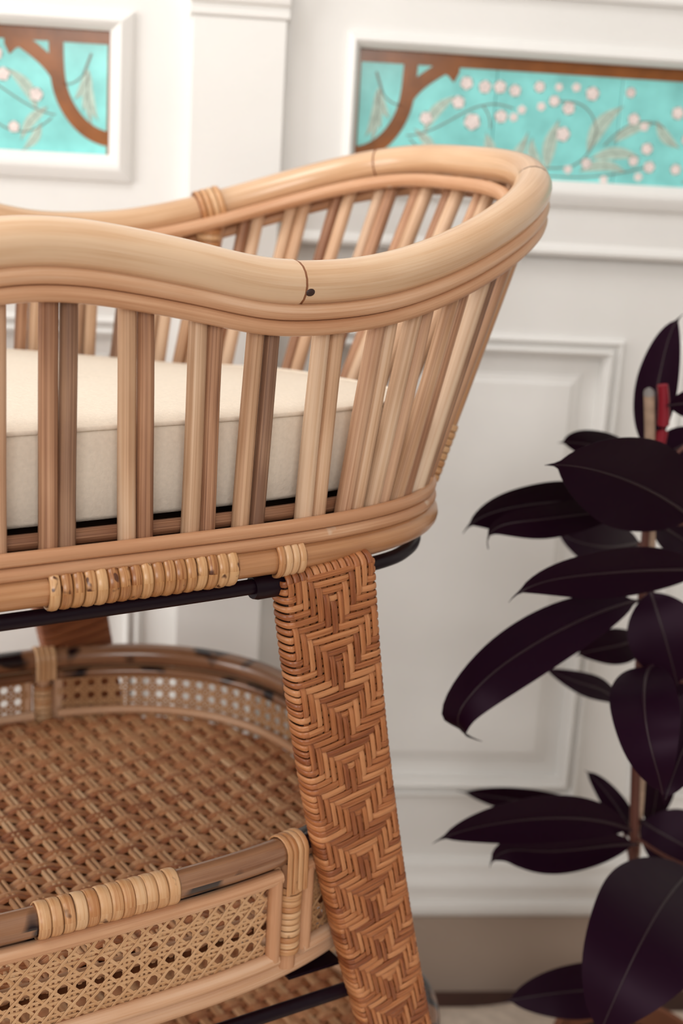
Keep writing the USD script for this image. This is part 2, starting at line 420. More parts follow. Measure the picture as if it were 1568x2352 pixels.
def panel_art(x0, x1, seed):
    """Branch at the left end, then sprays of wattle: painted marks on the tiles, laid out from x0."""
    rng = random.Random(seed)
    A = []
    zt, zb = ZT1, ZT0
    X = lambda u, w: (x0 + u, zt - w)          # u: metres right of the end, w: metres below the top
    # brown top band and side line
    A.append(("painted_border", rect(x0 - 0.001, zt - 0.0145, x1 + 0.001, zt + 0.003), 0.0004, "brown_glaze"))
    A.append(("painted_border", rect(x0 - 0.001, zb, x0 + 0.0035, zt), 0.0003, "brown_glaze"))
    br = stroke([X(0.062, 0.004), X(0.0605, 0.035), X(0.056, 0.066), X(0.043, 0.092), X(0.024, 0.110), X(0.0, 0.118)], 0.0145)
    b2 = stroke([X(0.059, 0.052), X(0.074, 0.034), X(0.092, 0.0205), X(0.108, 0.010)], 0.0135)
    b3 = Polygon([X(0.092, 0.004), X(0.118, 0.004), X(0.1175, 0.020), X(0.1125, 0.030), X(0.107, 0.024), X(0.095, 0.018)])
    A.append(("painted_branch", br.union(b2).union(b3).buffer(0.001), 0.0005, "brown_glaze"))
    # pods hanging left of the branch
    top = X(0.025, 0.034)
    for kk, (u, w, wd, bd) in enumerate(((0.013, 0.098, 0.0048, 0.10), (0.021, 0.104, 0.0042, 0.03), (0.031, 0.088, 0.004, -0.05), (0.040, 0.076, 0.0042, -0.10))):
        q, mid = blade((top[0], top[1] - 0.008), X(u, w), wd, bd)
        A.append(("painted_leaf", q, 0.00012 + 0.00005 * kk, "print_leaf"))
        A.append(("painted_vein", stroke([mid[1], mid[6], mid[11]], 0.0007), 0.00036 + 0.00003 * kk, "print_line"))
    A.append(("painted_stem", stroke([X(0.022, 0.026), top, X(0.030, 0.048)], 0.0028), 0.0005, "print_line"))
    A.append(("painted_stem", stroke([X(0.030, 0.048), X(0.042, 0.058), X(0.052, 0.060)], 0.0016), 0.0005, "print_line"))
    # long leaves and blossom sprays, repeated with changes along the panel
    LV = [(0.082, 0.090, 0.118, 0.046, 0.005, 0.12), (0.078, 0.104, 0.098, 0.135, 0.004, -0.1), (0.070, 0.086, 0.100, 0.124, 0.0045, 0.1), (0.168, 0.132, 0.206, 0.082, 0.0055, -0.12),
          (0.160, 0.128, 0.156, 0.086, 0.006, -0.1), (0.157, 0.130, 0.143, 0.100, 0.004, 0.1), (0.232, 0.124, 0.242, 0.066, 0.0062, 0.06), (0.228, 0.120, 0.212, 0.088, 0.005, 0.2),
          (0.280, 0.102, 0.318, 0.046, 0.007, 0.12), (0.285, 0.108, 0.345, 0.104, 0.0055, 0.10), (0.272, 0.124, 0.330, 0.122, 0.005, 0.14), (0.310, 0.088, 0.356, 0.064, 0.005, 0.1),
          (0.360, 0.06, 0.392, 0.09, 0.005, -0.1), (0.42, 0.12, 0.455, 0.07, 0.006, 0.1), (0.44, 0.125, 0.50, 0.115, 0.005, 0.1), (0.50, 0.06, 0.53, 0.11, 0.006, 0.1), (0.56, 0.12, 0.60, 0.07, 0.006, -0.1), (0.64, 0.05, 0.68, 0.10, 0.005, 0.1)]
    for a, b, c, d, wd, bd in LV:
        q, mid = blade(X(a, b), X(c, d), wd, bd)
        A.append(("painted_leaf", q, 0.0003, "print_leaf"))
        A.append(("painted_vein", stroke([mid[0], mid[6], mid[11]], 0.0008), 0.00045, "print_line"))
    ST = [[(0.062, 0.094), (0.09, 0.086), (0.118, 0.070), (0.145, 0.056), (0.185, 0.056)], [(0.066, 0.098), (0.10, 0.115), (0.13, 0.104)], [(0.150, 0.056), (0.158, 0.068), (0.160, 0.080)], [(0.215, 0.132), (0.235, 0.122), (0.262, 0.118), (0.282, 0.100), (0.288, 0.076), (0.275, 0.052), (0.25, 0.044), (0.23, 0.050)],
          [(0.19, 0.128), (0.25, 0.131), (0.30, 0.127), (0.36, 0.112)], [(0.30, 0.092), (0.32, 0.072), (0.345, 0.062), (0.37, 0.068)], [(0.40, 0.13), (0.43, 0.11), (0.46, 0.06), (0.50, 0.04)], [(0.53, 0.12), (0.57, 0.10), (0.60, 0.06), (0.64, 0.045)]]
    for s in ST:
        A.append(("painted_stem", stroke([X(*q) for q in s], 0.0016), 0.0005, "print_line"))
    BL = [(0.083, 0.073, 7), (0.120, 0.053, 7), (0.128, 0.031, 7), (0.150, 0.034, 7), (0.168, 0.033, 7), (0.186, 0.036, 6.5), (0.138, 0.074, 9), (0.172, 0.066, 7), (0.187, 0.066, 5), (0.196, 0.057, 5), (0.215, 0.030, 6), (0.219, 0.052, 5), (0.234, 0.045, 6), (0.238, 0.029, 4.5), (0.252, 0.052, 7), (0.259, 0.028, 5), (0.279, 0.034, 7.5),
          (0.248, 0.082, 8), (0.325, 0.030, 5.5), (0.332, 0.060, 6.5), (0.346, 0.068, 5), (0.108, 0.110, 6), (0.192, 0.115, 7.5), (0.258, 0.122, 5), (0.280, 0.114, 6), (0.337, 0.108, 5.5), (0.352, 0.093, 6.5), (0.357, 0.114, 6.5), (0.345, 0.126, 5), (0.303, 0.132, 5), (0.385, 0.05, 7), (0.40, 0.08, 6), (0.41, 0.04, 6), (0.39, 0.115, 6), (0.47, 0.09, 7), (0.48, 0.04, 6), (0.52, 0.04, 6), (0.545, 0.07, 7), (0.58, 0.045, 6), (0.62, 0.09, 7), (0.66, 0.06, 6), (0.70, 0.09, 6)]
    for u, w, r in BL:
        c = X(u, w)
        a = np.linspace(0, 2 * np.pi, 20, endpoint=False)
        rr = r * 1e-3 * (1 + 0.13 * np.cos(5 * a + rng.uniform(0, 6)))
        if r >= 5.5:
            A.append(("painted_outline", Point(c).buffer(r * 1e-3 + 0.0006, 8).difference(Point(c).buffer(r * 1e-3 - 0.0006, 8)), 0.00055, "print_line"))
        A.append(("painted_blossom", Polygon(np.stack([c[0] + rr * np.cos(a), c[1] + rr * np.sin(a)], -1)), 0.0006, "print_blossom"))
        if r >= 6:
            for k in range(3):
                b = rng.uniform(0, 6.28)
                A.append(("painted_dot", Point(c[0] + 0.0026 * math.cos(b), c[1] + 0.0026 * math.sin(b)).buffer(0.0008, 3), 0.0008, "print_line"))
    return A


xa, xb = TILES[1]
tp = tile_panel(xa, xb, [xa - 0.002, 0.3479, 0.4984, 0.649, 0.7995, xb + 0.002], "long turquoise tile panel with blossom sprays and a brown branch, right of the pilaster", panel_art(xa, xb, 3), None)
mouldings(tp, "frame_moulding", xa, ZT0, xb, ZT1, [(d, h) for d, h in FP], (0.014, 0.030, 0.014, 0.018))
xa, xb = TILES[0]
art = flip(panel_art(xa, xa + (xb - xa), 5), (xa + xb) / 2)
tp = tile_panel(xa, xb, [xa - 0.002, -0.5485, -0.3985, -0.2485, xb + 0.002], "turquoise tile panel ending in a brown branch, left of the pilaster", art, None)
mouldings(tp, "frame_moulding", xa, ZT0, xb, ZT1, [(d, h) for d, h in FP], (0.027, 0.030, 0.027, 0.022))

# ------------------------------------------------------------------ the changing table (local axes: u along, v towards the wall)
CX, CY, PHI = -0.1449, 1.1871, 0.4785
table = thing("changing_table", "honey coloured rattan changing table with slatted basket top and woven legs", "changing table", (CX, CY, 0), PHI)


class Ring:
    """A rounded oval: half length a to the right (a + 0.1 to the left), half width b. Points by arc length; off > 0 is outwards."""

    def __init__(self, a, b, n):
        t = np.linspace(-np.pi, np.pi, 40001)
        t = np.sign(t) * np.abs(t)
        c, s = np.cos(t), np.sin(t)
        P = np.stack([np.where(c < 0, a + 0.1, a) * np.sign(c) * abs(c) ** (2 / n), b * np.sign(s) * abs(s) ** (2 / n)], -1)
        L = np.r_[0, np.cumsum(np.linalg.norm(np.diff(P, axis=0), axis=1))]
        self.L = L[-1]
        k = 1600
        g = np.linspace(0, self.L, k + 1)
        self.P = np.stack([np.interp(g, L, P[:, 0]), np.interp(g, L, P[:, 1])], -1)
        T = unit(np.roll(self.P[:-1], -1, 0) - np.roll(self.P[:-1], 1, 0))
        T = np.vstack([T, T[:1]])
        for _ in range(6):
            T[1:-1] = unit(T[:-2] + T[1:-1] + T[2:])
        self.N = np.stack([T[:, 1], -T[:, 0]], -1)
        self.g = g

    def at(self, s, off=0.0):
        s = np.mod(s, self.L)
        p = np.stack([np.interp(s, self.g, self.P[:, 0]), np.interp(s, self.g, self.P[:, 1])], -1)
        n = unit(np.stack([np.interp(s, self.g, self.N[:, 0]), np.interp(s, self.g, self.N[:, 1])], -1))
        return p + n * (off if np.ndim(off) == 0 else np.asarray(off)[:, None]), n

    def front(self, u):     # arc length at u on the side of the camera
        h = len(self.g) // 2
        return float(np.interp(u, self.P[:h, 0], self.g[:h]))

    def back(self, u):
        h = len(self.g) // 2
        return float(np.interp(u, self.P[h:][::-1, 0], self.g[h:][::-1]))

    def path(self, s0, s1, n, off, z):
        s = np.linspace(s0, s1, n)
        p, nn = self.at(s, off)
        zz = z(p[:, 0]) if callable(z) else np.full(n, z)
        return np.column_stack([p, zz])

    def loop(self, n, off, z):
        return self.path(0, self.L, n + 1, off, z)[:-1]


from scipy.interpolate import CubicSpline
_cs = CubicSpline([-0.28, -0.18, -0.08, 0.0, 0.05, 0.1, 0.15, 0.2, 0.3, 0.4, 0.5], [1.027, 1.0345, 1.0515, 1.0440, 1.0345, 1.0252, 1.0235, 1.0270, 1.0498, 1.0851, 1.1243])
_us = np.linspace(-0.28, 0.5, 300)
_zs = _cs(_us)


def rim_z(u):
    u = np.asarray(u, float)
    return np.where(u < -0.27, np.interp(-0.10 - u, _us, _zs), np.interp(u, _us, _zs))


Z1, Z2 = 0.8166, 0.5662
BOT, RIM = Ring(0.3461, 0.2392, 3.35), Ring(0.4615, 0.2323, 2.95)

# rim pole: three lengths that meet at the joints
RR = 0.0172
sj, se, sk2 = RIM.front(0.128), RIM.front(0.428), RIM.back(0.452)


def rim_pole(s0, s1, n, r0=RR, end=0):
    P = RIM.path(s0, s1, n, 0.0, rim_z)
    r = np.full(n, r0)
    if end:
        k = np.linspace(0, 1, n)
        L = abs(s1 - s0)
        e = np.clip((1 - k) * L / 0.004, 0, 1)
        r = r * (0.90 + 0.10 * np.sqrt(1 - (1 - e) ** 2))
    return tube(P, r, 20)


put(table, "rim_pole", rim_pole(RIM.front(-0.40), sj, 160, 0.0178, 1), "rim")
put(table, "rim_pole", rim_pole(sj + 0.0004, se, 120, 0.0170, 1), "rim", label="outer rim length that ends in a scarf joint")
put(table, "rim_pole", rim_pole(se - 0.004, RIM.L + RIM.front(-0.40), 280, 0.0160), "rim")
jp = RIM.path(sj - 0.0012, sj + 0.0016, 4, 0.0, rim_z)
put(table, "joint_ring", tube(jp, 0.01695, 20), "stain", label="brown burnt edge of the rim joint")
put(table, "joint_ring", tube(RIM.path(se - 0.0002, se + 0.0014, 3, 0.0, rim_z), 0.0164, 20), "knot", label="dark seam at the scarf joint")
q, nn = RIM.at(sj + 0.003)
kb = trimesh.creation.icosphere(2, 1.0)
kb.apply_scale([0.0042, 0.002, 0.0032])
kb.apply_translation([q[0] + nn[0] * 0.0155, q[1] + nn[1] * 0.0155, float(rim_z(q[0])) - 0.004])
put(table, "joint_knot", kb, "knot", label="dark knot at the rim joint")
sn = RIM.back(0.438)
np_ = RIM.path(sn - 0.0006, sn + 0.0006, 3, 0.0, rim_z)
put(table, "cane_node", tube(np_, 0.01675, 20), "stain")
# thin rods under the rim, outside and inside
put(table, "rim_rod", tube(RIM.loop(360, 0.0105, lambda u: rim_z(u) - 0.0195), 0.0060, 12, closed=True), "rod")
put(table, "rim_rod", tube(RIM.loop(360, 0.0098, lambda u: rim_z(u) - 0.0312), 0.0059, 12, closed=True), "rod")
put(table, "rim_rod", tube(RIM.loop(360, -0.0205, lambda u: rim_z(u) - 0.0115), 0.0066, 12, closed=True), "rod")
# bottom ring: pole, two outer rods, inner rods
put(table, "basket_pole", tube(BOT.loop(360, 0.0, Z1), 0.0112, 16, closed=True), "pole")
put(table, "basket_rod", tube(BOT.loop(360, 0.0035, Z1 + 0.0150), 0.0052, 12, closed=True), "rod")
put(table, "basket_rod", tube(BOT.loop(360, 0.0030, Z1 + 0.0252), 0.0052, 12, closed=True), "rod")
put(table, "basket_rod", tube(BOT.loop(300, -0.0215, Z1 + 0.0290), 0.0058, 10, closed=True), "slat1")
put(table, "basket_rod", tube(BOT.loop(300, -0.0215, Z1 + 0.0160), 0.0062, 10, closed=True), "slat1")
# deck under the mattress
put(table, "deck_panel", trimesh.creation.extrude_polygon(Polygon(BOT.P[::8] * 0.93), 0.004, engine="earcut").apply_translation([0, 0, Z1 + 0.0190]), "deck")

# slats in pairs: (u at the foot, u at the head) of each pair's middle
FRONT = [(-0.054, -0.054), (0.0055, 0.0015), (0.055, 0.057), (0.097, 0.1055), (0.155, 0.164), (0.1935, 0.220), (0.224, 0.2605), (0.254, 0.307), (0.287, 0.352)]
BACK = [(0.287, 0.335), (0.307, 0.366), (0.324, 0.395), (0.3365, 0.419), (0.3435, 0.438)]
fs = [(BOT.front(a), RIM.front(b)) for a, b in FRONT]
for a, b in ((-0.1035, -0.1035), (-0.155, -0.158), (-0.206, -0.214), (-0.25, -0.265), (-0.292, -0.315), (-0.33, -0.36), (-0.365, -0.405)):
    fs.append((BOT.front(a), RIM.front(b)))
for a, b in ((0.055, 0.057), (0.097, 0.1055), (0.155, 0.164), (0.1935, 0.215), (0.224, 0.2505), (0.254, 0.295), (0.0055, 0.0015), (-0.054, -0.054), (-0.1035, -0.1035), (-0.155, -0.158), (-0.206, -0.214), (-0.25, -0.265), (-0.292, -0.315), (-0.33, -0.36), (-0.365, -0.405)):
    fs.append((BOT.back(a), RIM.back(b)))
# round the right end: between the last front pair and the first far pair
b0, b1 = BOT.front(0.318), BOT.back(0.287)
t0, t1 = RIM.front(0.398), RIM.back(0.335)
NE = 10
for k in range(NE):
    q = k / (NE - 1)
    fs.append((b0 + (b1 - b0) * q, t0 + (t1 - t0) * q))
l0, l1 = BOT.back(-0.39), BOT.front(-0.39) + BOT.L
m0, m1 = RIM.back(-0.44), RIM.front(-0.44) + RIM.L
for k in range(8):
    q = k / 7
    fs.append((l0 + (l1 - l0) * q, m0 + (m1 - m0) * q))
PAIR_TONES = [(1, 3), (0, 1), (2, 1), (0, 3), (0, 0), (1, 0), (2, 1), (0, 1), (2, 3)]
for k, (a, b) in enumerate(fs):
    ta, tb = PAIR_TONES[k] if k < len(PAIR_TONES) else random.choice(PAIR_TONES)
    for s, tone in ((-1, ta), (1, tb)):
        r = 0.0071 if s < 0 else 0.0065
        r *= 1 + random.uniform(-0.05, 0.05)
        p0, n0 = BOT.at(a + s * 0.0068, -0.0085)
        p1, n1 = RIM.at(b + s * 0.0069, -0.002)
        z1 = float(rim_z(p1[0])) - 0.013
        P0, P1 = np.array([*p0, Z1 + 0.006]), np.array([*p1, z1])
        n = 9
        t = np.linspace(0, 1, n)
        P = P0 + (P1 - P0) * t[:, None]
        bow = 0.0012 * np.sin(np.pi * t) * random.uniform(-1, 1)
        P[:, :2] += bow[:, None] * n0 + 0.0006 * np.sin(2 * np.pi * t)[:, None] * random.uniform(-1, 1)
        put(table, "slat", tube(P, r * (1 - 0.05 * t), 12, ref=(*n0, 0), phase=random.uniform(0, 6)), f"slat{tone}")


def turns(parent, path, r, count, wd, mat="binding", ref=(0, 0, 1), th=0.0019, start=None, name="binding", tilt=0.0, each=True, label=None):
    """A binding: an inner sleeve and its turns of split cane round the pole that runs along path."""
    path = np.asarray(path, float)
    L = np.r_[0, np.cumsum(np.linalg.norm(np.diff(path, axis=0), axis=1))]
    mid = spline(path, 8) if len(path) < 8 else path
    sl = put(parent, name, tube(mid, r + 0.0004, 12, ref=ref), "stain", label=label)
    for k in range(count):
        q = (k + 0.5) / count * L[-1]
        c = np.array([np.interp(q, L, path[:, i]) for i in range(3)])
        c2 = np.array([np.interp(min(q + 1e-3, L[-1]), L, path[:, i]) for i in range(3)])
        c1 = np.array([np.interp(max(q - 1e-3, 0), L, path[:, i]) for i in range(3)])
        T = unit(c2 - c1)
        A = unit(np.cross(T, ref))
        B = np.cross(A, T)
        T2 = unit(T + tilt * A + random.uniform(-0.03, 0.03) * B)
        A = unit(A - T2 * (A @ T2)); B = np.cross(A, T2)
        a = np.linspace(0, 2 * np.pi, 28, endpoint=False)
        R_ = r + th * 0.75 + random.uniform(-0.0002, 0.0003)
        P = c + R_ * (np.cos(a)[:, None] * A + np.sin(a)[:, None] * B)
        rad = np.cos(a)[:, None] * A + np.sin(a)[:, None] * B
        put(sl, "turn", tube(P, wd * random.uniform(0.94, 1.06) / 2, 8, ref=rad, flat=th / (wd / 2) * 0.62, closed=True), mat)
    return sl


# bindings on the basket's bottom pole
sA, sB = BOT.front(-0.0667), BOT.front(0.0805)
turns(table, BOT.path(sA, sB, 30, 0.0, Z1), 0.0114, 17, (sB - sA) / 17 * 0.97, tilt=0.12, mat="binding_dark", th=0.0030)
sA, sB = BOT.front(0.1150), BOT.front(0.1405)
turns(table, BOT.path(sA, sB, 8, 0.0, Z1), 0.0114, 4, (sB - sA) / 4 * 0.98, tilt=0.14, th=0.0026)
# posts at the right end, bound at foot and head
for name, sb, st in (("post", BOT.front(0.336), RIM.front(0.436)), ("post", BOT.back(0.262), RIM.back(0.290))):
    p0, n0 = BOT.at(sb, 0.002)
    p1, n1 = RIM.at(st, 0.002)
    P = spline(np.array([[*p0, Z1 - 0.010], [*p1, float(rim_z(p1[0])) - 0.012]]), 12)
    put(table, name, tube(P, 0.0088, 12, ref=(*n0, 0)), "pole")
    turns(table, P[1:4], 0.0092, 8, 0.0066, ref=(*n0, 0), th=0.0011)
p1, n1 = RIM.at(RIM.back(0.290), -0.004)
zz = float(rim_z(p1[0]))
turns(table, np.array([[p1[0], p1[1], zz - 0.105], [p1[0], p1[1], zz - 0.018]]) + [[0, 0.004, 0], [0, 0, 0]], 0.0105, 13, 0.0066, ref=(0, -1, 0))
s0 = RIM.back(0.290)
turns(table, RIM.path(s0 - 0.013, s0 + 0.013, 6, -0.001, rim_z), 0.0180, 4, 0.0064)

# black steel frame under the basket
Z3 = Z1 - 0.0205
ST = Ring(0.338, 0.2365, 3.3)
put(table, "steel_ring", tube(ST.loop(240, 0.0, lambda u: Z3 - 0.004 * np.clip((u - 0.18) / 0.08, 0, 1)), 0.0060, 12, closed=True), "steel", label="black steel ring under the basket")

put(table, "steel_socket", tube(ST.path(ST.front(0.100), ST.front(0.134), 8, 0.0, Z3 - 0.001), np.r_[0.0085, [0.0098] * 6, 0.009], 14), "steel", label="thicker black steel socket at the leg")
# ------------------------------------------------------------------ legs: board core under a pointed twill of wicker
LEG = np.array([(0.163, -0.2365, 0.802, 0.088), (0.202, -0.250, 0.566, 0.078), (0.246, -0.255, 0.400, 0.067), (0.354, -0.262, 0.0275, 0.054)])


def leg(su, sv, du, fine):
    """su, sv: which corner (+1 right, -1 left; -1 camera side). fine: every strand its own mesh."""
    C = LEG[:, :3].copy()
    C[:, 0] += du
    if su < 0:
        C[:, 0] = -0.1 - C[:, 0]
    if sv > 0:
        C[:, 1] *= -1
    rows = 132
    axis = spline(C, rows)
    wdt = np.interp(axis[:, 2], LEG[::-1, 2], LEG[::-1, 3])
    tang = unit(np.gradient(axis, axis=0))
    nrm = unit(np.array([0, sv, 0.0]) - tang * (tang @ np.array([0, sv, 0.0]))[:, None])   # out of the front face
    side = np.cross(nrm, tang) * 1.0
    TH = 0.0105
    hw = wdt / 2 - 0.004
    # core
    ring = [(-1, -1), (1, -1), (1, 1), (-1, 1)]
    v = np.array([[axis[j] + side[j] * a * hw[j] + nrm[j] * b * (TH - 0.0022) for a, b in ring] for j in range(0, rows, 3)] + [[axis[-1] + side[-1] * a * hw[-1] + nrm[-1] * b * (TH - 0.0022) for a, b in ring]])
    f = []
    for j in range(len(v) - 1):
        for k in range(4):
            a, b = 4 * j + k, 4 * j + (k + 1) % 4
            f += [(a, b, b + 4), (a, b + 4, a + 4)]
    f += [(0, 2, 1), (0, 3, 2)]
    e = 4 * (len(v) - 1)
    f += [(e, e + 1, e + 2), (e, e + 2, e + 3)]
    core = put(table, "leg", trimesh.Trimesh(v.reshape(-1, 3), f, process=False), "wicker_core")
    cols = 13
    over = lambda i, j: ((j + abs(i - 6)) % 8) < 4
    H = 0.0013
    pieces = []
    for j in range(rows):
        pts, out = [], []
        A, S, N = axis[j], side[j], nrm[j]
        slope = tang[j]
        w = hw[j]
        for i in range(cols):
            x = -w + (i + 0.5) / cols * 2 * w
            h = H if over(i, j) else -H * 0.9
            if 1 <= i < cols - 1 and over(i, j) and (not over(i - 1, j) or not over(i + 1, j)):
                h *= 0.75
            pts.append(A + S * x + N * (TH + h)); out.append(N)
        for k in range(7):
            a = math.pi / 2 - math.pi * (k + 0.5) / 7
            d = S * math.cos(a) * 0.5 + N * math.sin(a)
            pts.append(A + S * (w + 0.0032 * math.cos(a)) + N * (TH * math.sin(a))); out.append(unit(d + 1e-6))
        for i in range(4):
            x = w - (i + 0.5) / 4 * 2 * w
            pts.append(A + S * x - N * (TH + H)); out.append(-N)
        for k in range(7):
            a = -math.pi / 2 - math.pi * (k + 0.5) / 7
            d = S * math.cos(a) * 0.5 + N * math.sin(a)
            pts.append(A + S * (-w + 0.0032 * math.cos(a)) + N * (TH * math.sin(a))); out.append(unit(d + 1e-6))
        pts = np.array(pts) + slope * random.uniform(-0.0004, 0.0004)
        m = tube(pts, 0.00285 * random.uniform(0.88, 1.06), 8, ref=np.array(out), flat=0.42, closed=True)
        if fine:
            put(core, "wicker_strand", m, "wicker")
        else:
            pieces.append(m)
    for i in range(cols):
        pts, rr, wk, jx = [], [], random.uniform(0.9, 1.04), random.uniform(-0.1, 0.1)
        for j in range(rows):
            x = -hw[j] + (i + 0.5 + jx) / cols * 2 * hw[j]
            h = -H * 0.9 if over(i, j) else H
            pts.append(axis[j] + side[j] * x + nrm[j] * (TH + h))
            rr.append(hw[j] / cols * 0.92 * wk)
        pts = np.array(pts)
        pts[0] += nrm[0] * 0.0
        m = tube(pts, np.array(rr), 8, ref=nrm, flat=0.42)
        if fine:
            put(core, "wicker_strand", m, "wicker")
        else:
            pieces.append(m)
    # strands carried over the top of the steel ring
    for i in range(cols):
        x = -hw[0] + (i + 0.5) / cols * 2 * hw[0]
        a = np.linspace(-0.1, math.pi + 0.1, 9)
        c = axis[0] + side[0] * x
        up_ = -tang[0]
        pts = np.array([c + nrm[0] * (TH + 0.0008) * math.cos(q) + up_ * (0.0085 * math.sin(q)) for q in a])
        ref = np.array([nrm[0] * math.cos(q) + up_ * math.sin(q) for q in a])
        m = tube(pts, hw[0] / cols * 0.96, 8, ref=ref, flat=0.42)
        if fine:
            put(core, "wicker_strand", m, "wicker")
        else:
            pieces.append(m)
    if not fine:
        put(core, "wicker_weave", join(pieces), "wicker", kind="stuff")


leg(1, -1, 0.0, True)
leg(1, 1, -0.035, False)
leg(-1, -1, 0.0, False)
leg(-1, 1, 0.0, False)


# ------------------------------------------------------------------ shelves: pole, cane gallery, woven bottom
def ribbon(P, w, n_out, th=0.0005):
    return tube(P, w / 2, 4, ref=n_out, flat=th / (w / 2), caps=False, phase=math.pi / 4)


def cane_web(R, s0, s1, z0, z1, off):
    """Six-way cane: pairs up and across, two diagonals between them."""
    p = 0.0148
    ms = []
    L = s1 - s0
    h = z1 - z0

    def bend(s, z, lift):
        q, n = R.at(s0 + s, off + lift)
        return np.column_stack([q, z0 + z]), np.column_stack([n, np.zeros(len(n))])

    w = 0.0033
    k = -1
    for k in range(0, int(L / p) + 2):
        for d in (-0.0021, 0.0021):
            x = (k + 0.5) * p + d
            if 0 < x < L:
                z = np.linspace(0, h, 9)
                P, n = bend(np.full(9, x), z, 0.0003 * np.sin(z / p * 2 * np.pi))
                ms.append(ribbon(P, w, n))
    for k in range(0, int(h / p) + 2):
        for d in (-0.0021, 0.0021):
            z = (k + 0.5) * p + d
            if 0 < z < h:
                s = np.linspace(0, L, max(8, int(L / 0.007)))
                P, n = bend(s, np.full(len(s), z), 0.0006 + 0.0003 * np.sin(s / p * 2 * np.pi + d * 1500))
                ms.append(ribbon(P, w, n))
    for sg in (1, -1):
        k0 = int(math.floor(-h / p)) - 2
        for k in range(k0, int(L / p) + 3 + int(h / p)):
            c = (k + 0.5) * p          # x - sg*z = c measured from the first pair
            zz = np.linspace(0, h, 12)
            xx = c + sg * (zz - 0.5 * p) + 0.5 * p
            ok = (xx > 0) & (xx < L)
            if ok.sum() >= 3:
                P, n = bend(xx[ok], zz[ok], 0.0011 + 0.0003 * sg + 0.0005 * np.sin(zz[ok] / p * 2 * np.pi + k))
                ms.append(ribbon(P, w, n))
    return join(ms)


